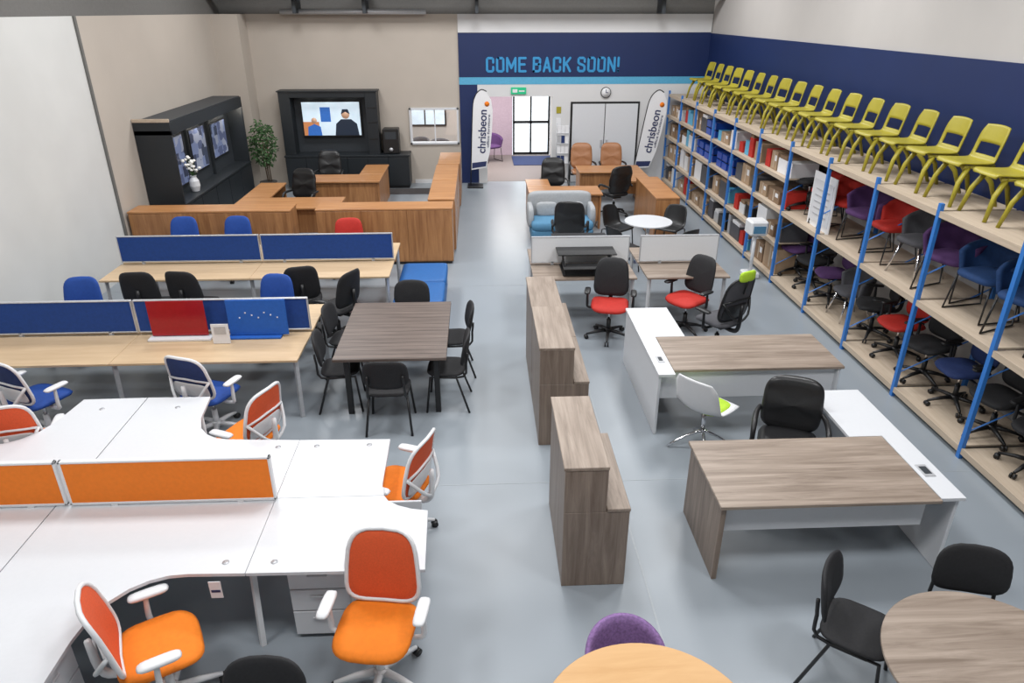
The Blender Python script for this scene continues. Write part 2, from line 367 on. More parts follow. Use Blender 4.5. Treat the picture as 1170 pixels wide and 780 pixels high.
# ---------------------------------------------------------------- chairs
def star(b,m,r=.31,cast='blackp',zc=.44):
    for k in range(5):
        a=2*math.pi*k/5+.3; d=Vector((math.cos(a),math.sin(a),0)); n=Vector((-d.y,d.x,0))
        b.tube([d*.02+Vector((0,0,.115)),d*.17+Vector((0,0,.1)),d*r+Vector((0,0,.07))],[.03,.024,.015],m,6)
        for s_ in (-1,1):
            c=d*r+n*.018*s_+Vector((0,0,.03)); b.tube([c-n*.009,c+n*.009],.03,cast,10)
    b.tube([(0,0,.1),(0,0,.28)],.03,m,10); b.tube([(0,0,.28),(0,0,zc)],.018,'chrome',8)
    b.tube([(0,0,.09),(0,0,.14)],.05,m,12)
def task(seat,back,frame,base,arms=True,mesh=False,head=None,hb=.52,zb=.80,w=.47):
    b=B(); star(b,base)
    b.box(-.1,.1,-.14,.1,.40,.445,'blackp' if frame!='wframe' else 'wframe',.01)
    def sf(p):
        q=p.copy(); q.z-=.35*max(0,p.y-.1)**1.5; q.z+=.25*p.x*p.x; return q
    b.cush((0,0,.485),(.51,.5,.09),seat,'xy',.5,.7,sf)
    def bf(p): return Vector((p.x*(1-.18*(p.z/hb)),p.y+.55*p.x*p.x-.16*p.z-.35*p.z*p.z*(1 if p.z>0 else -.4),p.z))
    c=(0,-.265,zb)
    b.cush(c,(w,.03 if mesh else .07,hb),back,'xz',.5,.7,bf)
    if mesh:
        b.ring(c,w+.01,hb+.01,.016,frame,.5,bf)
        lf=lambda p: bf(p+Vector((0,-.02,-hb*.27)))
        b.cush(c,(w*.86,.016,hb*.34),frame,'xz',.5,.7,lf)
        b.tube([Vector(c)+bf(Vector((xx*w*.48,-.022,-.0-.02*abs(xx)))) for xx in (-1,-.5,0,.5,1)],.012,frame,6)
        b.tube([Vector(c)+bf(Vector((-w*.5,-.01,-.02))),(-.13,-.34,zb-.2),(0,-.33,zb-.3)],.016,frame,6,sub=3)
        b.tube([Vector(c)+bf(Vector((w*.5,-.01,-.02))),(.13,-.34,zb-.2),(0,-.33,zb-.3)],.016,frame,6,sub=3)
        b.tube([(0,-.08,.42),(0,-.26,.42),(0,-.33,.5),(0,-.345,zb-.05)],[.03,.03,.028,.02],frame,8,sub=3)
    else:
        b.tube([(0,-.08,.42),(0,-.27,.42),(0,-.33,.52),(0,-.32,zb)],[.03,.03,.028,.025],'blackp',8,sub=3)
    if arms:
        for s_ in (-1,1):
            b.tube([(s_*.14,-.02,.425),(s_*.29,-.02,.43),(s_*.31,-.03,.5),(s_*.31,-.02,.66)],[.018,.018,.02,.016],frame,8,sub=3)
            b.cush((s_*.31,.0,.675),(.085,.25,.035),frame,'xy',.5,.6,nu=16,nv=6)
    if head:
        b.cush((0,-.37,1.19),(.27,.05,.14),head,'xz',.5,.7,lambda p:Vector((p.x,p.y+.8*p.x*p.x,p.z))); b.tube([(0,-.34,.95),(0,-.38,1.15)],.014,'blackp',6)
    return b
def pr(pts,v):
    n=len(pts)-1; t=v*n; i=min(int(t),n-1); f=t-i
    p0=pts[max(i-1,0)];p1=pts[i];p2=pts[i+1];p3=pts[min(i+2,n)]
    return [.5*((2*b_)+(-a+c)*f+(2*a-5*b_+4*c-d)*f*f+(-a+3*b_-3*c+d)*f**3) for a,b_,c,d in zip(p0,p1,p2,p3)]
def shellfn(P):
    def fn(u,v):
        y,z,w,k,ks=pr(P,v); return Vector((u*w*(1-.0*abs(u)),y+k*u*u,z+ks*u*u))
    return fn
SH=[(.24,.43,.19,-.03,0),(.2,.455,.225,0,.0),(.05,.445,.235,0,.015),(-.1,.445,.235,.02,.03),(-.19,.49,.235,.06,.03),(-.235,.6,.23,.08,0),(-.265,.73,.215,.07,0),(-.285,.83,.17,.05,-.02)]
def legs4(b,m,r=.011,spread=.23,z=.44,yb=-.25,yf=.23):
    for sx in (-1,1):
        b.tube([(sx*spread,yf,0),(sx*(spread-.03),yf-.03,z-.03),(sx*(spread-.04),yf-.06,z-.012),(sx*(spread-.04),yb+.1,z-.012),(sx*(spread-.03),yb+.06,z-.03),(sx*spread,yb,0)],r,m,8)
    b.tube([(-spread+.04,yf-.08,z-.015),(spread-.04,yf-.08,z-.015)],r,m,6); b.tube([(-spread+.04,yb+.12,z-.015),(spread-.04,yb+.12,z-.015)],r,m,6)
def shell(shellm,legm,pad=None,kind='legs'):
    b=B(); b.sheet(shellfn(SH),10,22,.012,shellm)
    if pad: b.cush((0,.03,.464),(.36,.36,.035),pad,'xy',.5,.7)
    if kind=='legs': legs4(b,legm)
    elif kind=='sled':
        for sx in (-1,1): b.tube([(sx*.2,.16,.43),(sx*.23,.25,.02),(sx*.24,.2,.012),(sx*.24,-.24,.012),(sx*.23,-.26,.03),(sx*.19,-.12,.43)],.01,legm,6)
    else:
        for k in range(4):
            a=math.pi/4+k*math.pi/2; d=Vector((math.cos(a),math.sin(a),0))
            b.tube([Vector((0,0,.2)),d*.15+Vector((0,0,.13)),d*.31+Vector((0,0,.015))],[.02,.014,.011],legm,8,sub=2)
        b.tube([(0,0,.18),(0,0,.44)],.022,legm,10)
    return b
def meeting(fab,legm):
    b=B(); b.cush((0,.0,.465),(.46,.43,.06),fab,'xy',.5,.7)
    bf=lambda p:Vector((p.x*(1-.25*p.z),p.y+.7*p.x*p.x-.18*p.z,p.z))
    b.cush((0,-.235,.72),(.48,.05,.36),fab,'xz',.6,.7,bf)
    for sx in (-1,1):
        b.tube([(sx*.24,.22,0),(sx*.2,.17,.43),(sx*.2,-.12,.43),(sx*.245,-.26,0)],.013,legm,8)
        b.tube([(sx*.2,.1,.43),(sx*.2,-.2,.44),(sx*.19,-.235,.6),(sx*.18,-.25,.72)],.013,legm,8,sub=3)
    b.tube([(-.2,.1,.435),(.2,.1,.435)],.01,legm,6); b.tube([(-.2,-.12,.435),(.2,-.12,.435)],.01,legm,6)
    return b
def yellowc():
    P=[(.23,.42,.19,-.02,0),(.2,.445,.21,0,0),(.06,.43,.215,0,.01),(-.1,.425,.215,0,.015),(-.17,.45,.21,.02,.01),(-.2,.53,.205,.03,0),(-.225,.62,.205,.035,0),(-.25,.72,.2,.035,0),(-.275,.81,.175,.03,-.01)]
    b=B(); b.sheet(shellfn(P),10,24,.016,'yellow',skip=lambda u,v: abs(u)<.75 and .57<v<.74)
    for sx in (-1,1):
        b.tube([(sx*.17,.1,.42),(sx*.2,.19,.25),(sx*.23,.24,0)],[.03,.026,.02],'yellow',6)
        b.tube([(sx*.17,-.02,.42),(sx*.2,-.17,.25),(sx*.23,-.27,0)],[.03,.026,.02],'yellow',6)
        b.tube([(sx*.18,.16,.41),(sx*.18,-.17,.42)],.02,'yellow',6)
    return b
def tub(fab,legm='blackp',kind='legs',rx0=.31,wrap=112,h=.4,th=.045,quilt=False):
    k=rx0/.31; b=B(); b.cush((0,.03,.44),(.5*k,.48*k,.11),fab,'xy',.5,.7)
    def fn(u,v):
        a=u*R(wrap); rx=rx0+.05*v; ry=(rx0-.02)+.07*v
        top=.40+h*v*(1-.42*(abs(u)**2.2)); return Vector((rx*math.sin(a),-ry*math.cos(a)+.02,top))
    b.sheet(fn,22,6,th,fab)
    if quilt:
        for sgn in (1,-1):
            for u0 in (-.8,-.6,-.4,-.2,0,.2,.4,.6,.8):
                pts=[]
                for t in (.15,.4,.65,.93):
                    p=fn(max(-1,min(1,u0+sgn*.22*(t-.5))),t); q=Vector((p.x,p.y-.02,0)); l=q.length; f=(l-th/2-.012)/l
                    pts.append(Vector((p.x*f,(p.y-.02)*f+.02,p.z)))
                b.tube(pts,.004,'purpled',4)
    if kind=='legs':
        for sx in (-1,1):
            for sy in (-1,1): b.tube([(sx*.16*k,sy*.16*k,.4),(sx*.25*k,sy*.25*k,0)],[.018,.011],legm,8)
    elif kind=='sled':
        for sx in (-1,1): b.tube([(sx*.22,.2,.4),(sx*.25,.25,.012),(sx*.25,-.24,.012),(sx*.22,-.15,.4)],.011,legm,8)
    return b
def execc(fab,base,hb=.62,zb=.83):
    b=B(); star(b,base,.32)
    b.cush((0,.02,.49),(.54,.52,.13),fab,'xy',.5,.75); b.box(-.1,.1,-.14,.1,.40,.445,'blackp')
    bf=lambda p:Vector((p.x*(1-.12*p.z),p.y+.5*p.x*p.x-.2*p.z+.012*math.cos(p.z*28),p.z))
    b.cush((0,-.26,zb),(.54,.12,hb),fab,'xz',.5,.75,bf,nv=10,nu=40)
    for s_ in (-1,1):
        b.tube([(s_*.2,.05,.43),(s_*.31,.13,.46),(s_*.32,.16,.58),(s_*.32,.08,.68),(s_*.31,-.1,.69),(s_*.28,-.26,.68)],[.02,.022,.022,.026,.026,.02],'blackp',8,sub=4)
    return b
C={}
C['or']=task('orange','orangeb','wframe','wframe',mesh=True,hb=.5,zb=.79)
C['bl']=task('blue','navyf','wframe','wframe',mesh=True,hb=.5,zb=.79)
C['bk']=task('black','black','blackp','blackp',arms=False)
C['bka']=task('black','black','blackp','blackp',arms=True)
C['bu']=task('blue','blue','blackp','blackp',arms=False,hb=.46,zb=.76)
C['rd']=task('red','red','blackp','blackp',arms=False,hb=.4,zb=.75)
C['rdseat']=task('red','black','blackp','blackp',arms=True)
C['ergo']=task('grey','grey','blackp','blackp',arms=True,mesh=True,head='green',hb=.6,zb=.85)
C['exec']=execc('leather','blackp'); C['execl']=execc('leather','blackp',.52,.77)
C['tanc']=execc('tan','chrome')
C['meet']=meeting('black','blackp')
C['ye']=yellowc()
C['wshell']=shell('wframe','chrome','green','star')
C['bshell']=shell('blackp','blackp')
C['pshell']=tub('purple','chrome',rx0=.21,wrap=95,h=.37,th=.03,quilt=True)
C['ptub']=tub('purpled','blackp','sled'); C['tealtub']=tub('teal','blackp','sled'); C['redtub']=tub('red','blackp','sled',rx0=.27,wrap=90); C['greytub']=tub('grey','chrome',rx0=.28,wrap=95)
C['redt']=task('red','red','blackp','blackp',arms=True); C['navyt']=task('navyf','navyf','blackp','blackp',arms=True)
C['purt']=task('purpled','purpled','blackp','blackp',arms=False)

for x,y,r in [(-.73,3.38,172),(-2.08,3.3,-62),(-2.25,5.78,66),(-.76,4.9,68),(-4.27,5.72,15)]: C['or'].at('office_chair',x,y,r)
for x,y,r in [(-2.88,6.62,-20),(-4.62,6.6,-25)]: C['bl'].at('office_chair',x,y,r)
for x,y,r in [(-4.55,9.18,5),(-3.92,9.18,-8),(-2.5,9.3,15)]: C['bk'].at('office_chair',x,y,r)
C['bka'].at('office_chair',-1.98,8.95,60)
for x,y,r in [(-2.75,8.6,170),(-5.2,8.6,185),(-5.0,11.55,180),(-4.13,11.55,175)]: C['bu'].at('office_chair',x,y,r)
C['rd'].at('office_chair',-2.22,11.5,185)
C['rdseat'].at('office_chair',1.74,8.85,168); C['rdseat'].at('office_chair',2.85,9.0,125); C['ergo'].at('office_chair',3.08,8.3,28)
C['execl'].at('executive_chair',2.82,5.42,158)
for x,y,r in [(-3.55,16.85,180),(-3.75,14.75,165),(1.65,15.7,180),(2.95,15.3,20),(1.6,12.3,-10)]: C['exec'].at('executive_chair',x,y,r)
for x,y,r in [(2.55,17.6,180),(3.3,17.6,180)]: C['tanc'].at('executive_chair',x,y,r)
for x,y,r in [(-1.02,6.7,0),(-1.62,7.2,-85),(-1.66,7.98,-95),(-.42,7.15,88),(-.38,7.95,95),(-.95,8.58,175),(2.42,3.27,-128),(3.2,3.28,165),(-1.26,2.58,176)]:
    C['meet'].at('meeting_chair',x,y,r)
C['wshell'].at('swivel_chair',2.24,6.08,-50,0,1.1)
C['pshell'].at('tub_chair',.82,2.97,180,0,.97)
for x,y,r in [(2.42,11.6,-60),(2.55,12.75,-140),(3.55,12.7,140),(3.4,11.45,30)]: C['bshell'].at('visitor_chair',x,y,r)
ny=19
for i in range(-2,ny): C['ye'].at('stacking_chair',5.25,6.2+i*.62,90+random.uniform(-5,5),2.223)

# ---------------------------------------------------------------- tables and desks
b=B(); b.box(-1.62,-.4,6.8,8.42,.715,.75,'dark')
for x in (-1.5,-.52):
    for y in (6.95,8.27): b.box(x-.03,x+.03,y-.03,y+.03,0,.715,'blackp')
b.box(-1.5,-.52,6.93,6.97,.66,.71,'blackp'); b.box(-1.5,-.52,8.25,8.29,.66,.71,'blackp'); b.world('meeting_table')

def counter(name,x0,x1,xh,y0,y1,hi,lo=.75):
    b=B(); t=.03
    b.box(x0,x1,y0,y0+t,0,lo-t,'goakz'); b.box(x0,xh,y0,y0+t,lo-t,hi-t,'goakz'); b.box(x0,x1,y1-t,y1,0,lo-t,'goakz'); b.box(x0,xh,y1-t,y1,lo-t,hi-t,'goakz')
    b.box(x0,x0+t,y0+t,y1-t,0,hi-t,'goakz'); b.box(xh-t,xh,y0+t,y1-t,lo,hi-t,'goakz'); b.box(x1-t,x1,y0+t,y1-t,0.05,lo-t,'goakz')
    b.box(x0-.01,xh+.005,y0-.005,y1+.005,hi-t,hi,'goaky'); b.box(xh+.006,x1+.005,y0-.005,y1+.005,lo-t,lo,'goaky')
    b.world(name)
counter('reception_counter',.58,1.08,.9,4.2,5.24,1.13)
counter('reception_counter',.56,1.06,.9,6.2,7.27,1.13)
counter('reception_counter',.56,1.06,.9,7.29,8.3,1.11)

# executive desk front right
b=B()
b.box(1.77,3.49,4.19,5.1,.71,.74,'goak'); b.box(1.79,1.83,4.22,5.07,0,.71,'goakz'); b.box(1.84,3.45,4.3,4.32,.42,.71,'white')
b.prism([(3.495,4.22),(3.69,4.22),(3.69,5.93),(3.2,5.93),(3.2,5.105),(3.495,5.105)],.71,.738,'white')
b.box(3.64,3.67,4.25,4.9,0,.71,'white'); b.box(3.64,3.67,4.9,5.9,.4,.71,'white'); b.box(3.22,3.67,5.88,5.91,0,.71,'white'); b.box(3.42,3.45,4.32,5.05,.42,.71,'white')
b.box(3.53,3.62,4.5,4.66,.738,.745,'silver'); b.box(3.545,3.605,4.53,4.63,.745,.747,'steelblue',0); b.world('executive_desk')
b=B()
b.box(1.98,3.8,6.42,7.25,.71,.74,'goak'); b.box(3.75,3.78,6.45,7.2,0,.71,'white'); b.box(1.86,3.75,6.5,6.52,.36,.71,'white')
b.prism([(1.8,6.33),(1.975,6.33),(1.975,7.255),(2.32,7.255),(2.32,8.12),(1.8,8.12)],.71,.738,'white')
b.box(1.81,1.84,6.36,8.1,0,.71,'white'); b.box(1.84,2.3,8.07,8.1,0,.71,'white'); b.box(1.86,1.93,6.6,6.75,.738,.746,'silver'); b.box(1.875,1.915,6.63,6.72,.746,.748,'steelblue',0); b.world('executive_desk')

def bench(name,x0,x1,y0,y1,topm,scrm,ys,segs,frame='silver',zs=1.15,framem='silver',legx=None):
    b=B(); ym=(y0+y1)/2
    for a,c in segs:
        b.box(a,c-.004,y0,ys-.03,.712,.74,topm); b.box(a,c-.004,ys+.03,y1,.712,.74,topm)
        b.box(a+.015,c-.02,ys-.014,ys+.014,.78,zs,scrm,.003)
        for z in (.765,zs-.004): b.box(a+.01,c-.014,ys-.02,ys+.02,z,z+.015,framem)
        for x in (a+.008,c-.024): b.box(x,x+.014,ys-.02,ys+.02,.765,zs+.01,framem)
        b.box(a+.3,a+.34,ys-.02,ys+.02,.69,.78,framem); b.box(c-.34,c-.3,ys-.02,ys+.02,.69,.78,framem)
        for y in (y0+.15,y1-.2): b.box(a+.03,c-.03,y,y+.04,.67,.71,frame)
    for x in (legx or [x0+.05]+[s[1] for s in segs[:-1]]+[x1-.05]):
        for y,dy in ((y0+.1,-.03),(y1-.1,.03)):
            b.tube([(x,y,.69),(x,y+dy,0)],.028,frame,4)
        b.box(x-.02,x+.02,y0+.08,y1-.08,.66,.71,frame)
    return b.world(name)
bench('bench_desk',-5.62,-1.99,6.83,8.43,'loak','bluescr',7.6,[(-5.62,-3.97),(-3.97,-1.99)])
bench('bench_desk',-5.31,-1.3,9.43,11.02,'loak','bluescr',10.15,[(-5.31,-3.25),(-3.25,-1.3)])
bench('bench_desk',.72,2.18,9.2,10.6,'goak','wframe',9.85,[(.72,2.18)],'wframe',framem='silver')
bench('bench_desk',2.32,3.5,9.2,10.6,'goak','wframe',9.85,[(2.32,3.5)],'wframe',framem='silver')

# white wave workstations
P1=[(-1.615,4.47),(-.79,4.47),(-.82,4.60),(-.83,5.26),(-1.615,5.28)]
P2=[(-1.615,4.465),(-.79,4.465),(-.75,4.40),(-.67,4.34),(-.56,4.295),(-.44,4.27),(-.42,3.65),(-1.615,3.67)]
P3=[(-3.255,4.47),(-1.62,4.47),(-1.62,5.28),(-2.24,5.32),(-2.36,5.345),(-2.46,5.41),(-2.55,5.52),(-2.61,5.69),(-2.66,6.09),(-3.255,6.1)]
P5=[(-3.255,4.465),(-1.62,4.465),(-1.62,3.67),(-2.0,3.68),(-2.12,3.67),(-2.23,3.63),(-2.33,3.56),(-2.41,3.46),(-2.47,3.32),(-2.49,3.15),(-2.49,2.62),(-3.255,2.62)]
mir=lambda P:[(-6.52-x,y) for x,y in P][::-1]
b=B()
for P in (P1,P2,P3,P5,mir(P1),mir(P3),mir(P5)): b.prism(P,.705,.73,'white')
for x,y in ((-1.0,5.18),(-1.45,5.18),(-1.45,3.77),(-.75,3.77),(-1.78,5.18),(-1.78,3.78),(-2.9,5.9),(-3.6,5.9)): b.tube([(x,y,.7295),(x,y,.7315)],.024,'silver',16)
for x0,x1 in ((-4.7,-3.16),(-3.14,-1.6)):
    b.box(x0+.01,x1-.01,4.435,4.465,.76,1.12,'orangescr',.003)
    for z in (.745,1.115): b.box(x0,x1,4.43,4.47,z,z+.02,'wframe')
    for x in (x0,x1-.02): b.box(x,x+.02,4.43,4.47,.745,1.135,'wframe')
    for x in (x0+.3,x1-.3): b.box(x,x+.05,4.43,4.47,.7,.75,'wframe')
for x,y0,y1 in ((-1.62,3.75,5.2),(-.6,3.72,4.2),(-.95,4.5,5.15),(-4.88,3.75,5.2)):
    b.box(x-.02,x+.02,y0,y1,.66,.705,'wframe'); b.tube([(x,y0+.05,.68),(x,y0-.02,.0)],.025,'wframe',4); b.tube([(x,y1-.05,.68),(x,y1+.02,0)],.025,'wframe',4)
for x,y in ((-2.75,6.0),(-3.75,6.0),(-3.8,2.72)): b.tube([(x,y,.7),(x,y,0)],.025,'wframe',8)
b.box(-1.6,-.5,4.42,4.44,.35,.7,'white')
b.world('wave_workstation')
def pedestal(x,y,rz=0,w=.42,d=.5,h=.68):
    b=B(); b.box(-w/2,w/2,-d/2+.02,d/2,.03,h,'white')
    for i,(z0,z1) in enumerate(((.04,.26),(.27,.46),(.47,h-.01))):
        b.box(-w/2+.005,w/2-.005,-d/2,-d/2+.018,z0,z1,'white'); b.box(-.07,.07,-d/2-.018,-d/2,z1-.06,z1-.045,'silver')
    for sx in (-1,1):
        for sy in (-1,1): b.tube([(sx*.16-.01,sy*.18,.018),(sx*.16+.01,sy*.18,.018)],.018,'blackp',8)
    return b.at('drawer_pedestal',x,y,rz)
pedestal(-1.18,4.05,0,.42,.55,.66); pedestal(-2.78,2.95,90,.5,.5)
b=B(); b.box(-1.86,-1.78,3.64,3.645,.55,.69,'paper',0); b.box(-1.85,-1.79,3.638,3.64,.6,.62,'ink',0); b.world('price_tag')

# round tables
def rtable(name,x,y,r,m,base,t=.025,h=.74):
    b=B(); b.lathe((0,0,0),[(r-.004,h-t),(r,h-t+.004),(r,h-.004),(r-.004,h)],m,64)
    b.tube([(0,0,.03),(0,0,h-t)],.04,base,16); b.lathe((0,0,0),[(.3,0),(.3,.012),(.1,.03),(.04,.06)],base,40); b.lathe((0,0,0),[(.05,h-t-.02),(.18,h-t-.001)],base,24)
    return b.at(name,x,y)
rtable('round_table',.84,2.38,.6,'yoak','silver'); rtable('round_table',2.9,2.68,.62,'goak','blackp'); rtable('round_table',2.98,12.12,.42,'white','chrome')

# blue upholstered bench
b=B()
for y0 in (9.15,10.03):
    b.cush((-.9,y0+.43,.36),(.72,.86,.18),'bench_blue','xy',.15,.25); 
b.box(-1.24,-.56,9.18,10.86,.05,.28,'bench_blue',.02)
for x in (-1.18,-.62):
    for y in (9.25,10.8): b.tube([(x,y,0),(x,y,.06)],.02,'blackp')
b.world('upholstered_bench')
# sofa
b=B(); b.cush((1.57,13.35,.38),(1.2,.66,.18),'lightblue','xy',.2,.35); b.box(.98,2.16,13.04,13.85,.08,.32,'lightblue',.03)
b.cush((1.57,13.82,.6),(1.28,.2,.6),'palegrey','xz',.3,.4); b.cush((.97,13.55,.5),(.12,.6,.42),'palegrey','xy',.3,.5); b.cush((2.17,13.55,.5),(.12,.6,.42),'palegrey','xy',.3,.5)
b.cush((1.3,13.62,.58),(.42,.12,.3),'palegrey','xz',.5,.7); b.cush((1.82,13.62,.58),(.42,.12,.3),'palegrey','xz',.5,.7)
for x in (1.05,2.08):
    for y in (13.12,13.8): b.tube([(x,y,0),(x,y,.1)],.02,'blackp')
b.world('sofa')

# low cherry cabinets
def cab(name,x0,x1,y0,y1,h,doors=4,face='-y',m='cherryz',topm='cherry'):
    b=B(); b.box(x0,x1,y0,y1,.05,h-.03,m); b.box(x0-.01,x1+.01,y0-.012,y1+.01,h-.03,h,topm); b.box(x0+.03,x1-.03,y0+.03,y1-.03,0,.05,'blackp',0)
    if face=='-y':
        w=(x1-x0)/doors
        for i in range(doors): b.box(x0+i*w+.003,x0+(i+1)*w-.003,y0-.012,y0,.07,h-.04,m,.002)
    elif face=='+x':
        w=(y1-y0)/doors
        for i in range(doors): b.box(x1,x1+.012,y0+i*w+.003,y0+(i+1)*w-.003,.07,h-.04,m,.002); b.box(x1+.012,x1+.02,y0+i*w+w-.08,y0+i*w+w-.065,.5,.65,'silver')
    return b.world(name)
cab('sideboard',-6.05,-3.3,12.15,12.6,1.0,3); cab('sideboard',-2.85,-.5,12.1,12.58,1.02,3)
cab('storage_cabinet',-.95,-.48,12.75,14.3,1.02,2,'+x'); cab('storage_cabinet',-.95,-.48,14.35,15.9,1.02,2,'+x'); cab('storage_cabinet',-.93,-.46,16.0,17.4,1.02,2,'+x')
cab('sideboard',3.35,3.8,13.15,15.0,.9,3,'+x')
def wdesk(name,tops,panels):
    b=B()
    for a in tops: b.box(*a,.71,.745,'cherry')
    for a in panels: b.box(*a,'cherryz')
    return b.world(name)
wdesk('office_desk',[(-4.75,-2.7,13.3,14.15),(-4.75,-4.2,14.155,15.5)],[(-4.73,-4.69,13.35,15.45,0,.71),(-2.77,-2.73,13.35,14.1,0,.71),(-4.69,-2.77,13.5,13.53,.2,.71),(-4.65,-4.22,15.43,15.46,0,.71)])
wdesk('office_desk',[(-4.0,-2.2,15.55,16.3),(-2.75,-2.2,16.305,17.4)],[(-3.98,-3.94,15.6,16.25,0,.71),(-2.26,-2.22,15.6,17.35,0,.71),(-3.94,-2.26,15.65,15.68,.1,.71)])
wdesk('office_desk',[(1.0,2.5,14.15,14.9),(1.0,1.5,14.905,15.6)],[(1.02,1.06,14.2,15.55,0,.71),(2.44,2.48,14.2,14.85,0,.71),(1.06,2.44,14.25,14.28,.15,.71)])
wdesk('office_desk',[(2.3,3.8,16.3,17.05),(3.3,3.8,15.3,16.295)],[(2.32,2.36,16.35,17.0,0,.71),(3.74,3.78,15.35,17.0,0,.71),(2.36,3.74,16.4,16.43,.2,.71)])

# sit-stand risers
def riser(x,y):
    b=B(); b.box(-.42,.42,-.05,.32,.25,.27,'blackp',.008); b.box(-.36,.36,-.3,-.05,.13,.145,'blackp',.006); b.box(-.36,.36,-.2,.3,0,.02,'blackp',.004)
    for sx in (-.33,.33):
        b.tube([(sx,-.18,.02),(sx,.28,.25)],.014,'blackp',6); b.tube([(sx,.28,.02),(sx,-.02,.25)],.014,'blackp',6); b.tube([(sx,-.05,.25),(sx,-.2,.14)],.012,'blackp',6)
    return b.at('desk_riser',x,y,0,.742)
riser(1.5,9.5); riser(1.5,10.2)
b=B(); b.box(-3.75,-3.12,7.44,7.455,.78,1.2,'redac'); b.box(-3.78,-3.08,7.36,7.5,.742,.77,'wframe'); b.world('desktop_screen')
b=B(); b.box(-2.88,-2.22,7.44,7.46,.77,1.2,'blueac'); b.box(-2.9,-2.3,7.38,7.52,.742,.765,'blueac')
for k in range(7): x=-2.75+k*.07; z=.98+.03*((k*2)%3); b.box(x,x+.014,7.435,7.44,z,z+.014,'paper',0)
b.world('desktop_screen')
b=B(); b.box(-3.02,-2.83,7.28,7.29,.745,.98,'paper',0); b.box(-2.99,-2.86,7.277,7.28,.86,.95,'silver',0); b.box(-3.0,-2.85,7.29,7.35,.742,.75,'paper',0); b.world('display_card')

# ---------------------------------------------------------------- left wall display unit
b=B(); x0,x1,ya,yb=XL+.01,-5.45,13.1,17.25
b.box(x0,x1,ya,yb,0,.85,'darkcab'); b.box(x0,x1+.02,ya,yb,.85,.89,'darkcab'); xm=x1-.36; b.box(x0,xm,ya+.05,yb-.05,.89,2.18,'steelblue',0)
b.box(x0,x1,ya,ya+.05,.89,2.2,'darkcab'); b.box(x0,x1,yb-.05,yb,.89,2.2,'darkcab'); b.box(x0,x1,ya,yb,2.12,2.34,'darkcab')
b.box(x0+.02,x1-.02,ya+.02,yb-.02,2.34,2.36,'steelblue'); b.box(x0,x1,ya,ya+.03,2.34,2.4,'board')
for y in (14.55,15.75): b.box(xm,xm+.06,y,y+.05,.89,2.12,'darkcab')
for y,w,z0,z1 in ((13.65,.7,1.05,1.95),(14.75,.8,1.15,1.95),(15.95,.9,1.2,1.9)): b.box(xm,xm+.025,y-.03,y+w+.03,z0-.03,z1+.03,'blackp',0); b.box(xm+.025,xm+.03,y,y+w,z0,z1,'poster',0)
for y in (13.6,14.4,15.2,16.0,16.8): b.tube([(x1-.15,y,2.12),(x1-.15,y,2.108)],.045,'led',12)
for k in range(5): b.box(x1,x1+.012,ya+.01+k*.83,ya+.82+k*.83,.05,.83,'darkcab',.002)
b.world('display_unit')
def point(name,x,y,z,e,r=.05,col=(1,.93,.82)):
    l=bpy.data.lights.new(name,'POINT'); l.energy=e; l.shadow_soft_size=r; l.color=col; o=bpy.data.objects.new(name,l); o.location=(x,y,z); SC.collection.objects.link(o)
for y in (13.6,15.2,16.8): point('cabinet_downlight',x1-.12,y,2.05,5)
b=B(); b.lathe((-5.62,14.15,.895),[(.07,0),(.1,.1),(.09,.2),(.05,.27),(.06,.3)],'white',20)
for k in range(26):
    a=random.uniform(0,6.28); r=random.uniform(0,.16); z=1.25+random.uniform(0,.3)
    b.tube([(-5.62,14.15,1.15),(-5.62+r*math.cos(a),14.15+r*math.sin(a),z)],.004,'leaf',4); b.cush((-5.62+r*math.cos(a),14.15+r*math.sin(a),z),(.07,.07,.05),'petal','xy',1,1,nu=8,nv=4)
b.world('flower_vase')

# TV unit on the back wall
b=B(); yf=18.1; yb2=YB-.02
b.box(-4.85,-1.78,yf,yb2,.06,.8,'darkcab'); b.box(-4.87,-1.76,yf-.02,yb2,.8,.84,'darkcab'); b.box(-4.8,-1.8,yf+.04,yb2,0,.06,'blackp',0)
for k in range(6): b.box(-4.84+k*.51,-4.34+k*.51,yf-.018,yf,.08,.78,'darkcab',.003)
b.box(-4.87,-4.6,yf+.15,yb2,.84,2.33,'darkcab'); b.box(-2.78,-2.5,yf+.15,yb2,.84,2.33,'darkcab'); b.box(-4.6,-2.78,yf+.15,yb2,2.2,2.33,'darkcab'); b.box(-4.6,-2.78,yb2-.05,yb2,.84,2.2,'steelblue')
for z in (1.2,1.6,1.95): b.box(-2.74,-2.52,yf+.14,yf+.15,z,z+.02,'blackp',0)
b.box(-4.9,-2.47,yf+.12,yb2,2.33,2.36,'darkcab')
for x in (-4.2,-3.7,-3.2): b.tube([(x,yf+.3,2.2),(x,yf+.3,2.19)],.04,'led',10)
b.world('media_wall_unit')
b=B(); b.box(-4.42,-2.94,18.5,18.55,1.24,2.1,'blackp'); ty=18.497
b.box(-4.39,-2.97,ty,18.5,1.27,2.07,'scr_w',0); b.box(-4.39,-4.0,ty-.002,ty,1.27,1.6,'scr_o',0); b.box(-3.95,-3.7,ty-.002,ty,1.6,1.95,'scr_b',0)
b.prismy([(-3.62,1.27),(-3.02,1.27),(-3.06,1.55),(-3.2,1.66),(-3.45,1.66),(-3.58,1.55)],ty-.004,ty-.002,'scr_d')
b.tube([(-3.33,ty-.006,1.77),(-3.33,ty-.002,1.77)],.1,'skin',16); b.prismy([(-3.44,1.78),(-3.4,1.9),(-3.26,1.9),(-3.22,1.78),(-3.33,1.84)],ty-.008,ty-.006,'scr_d')
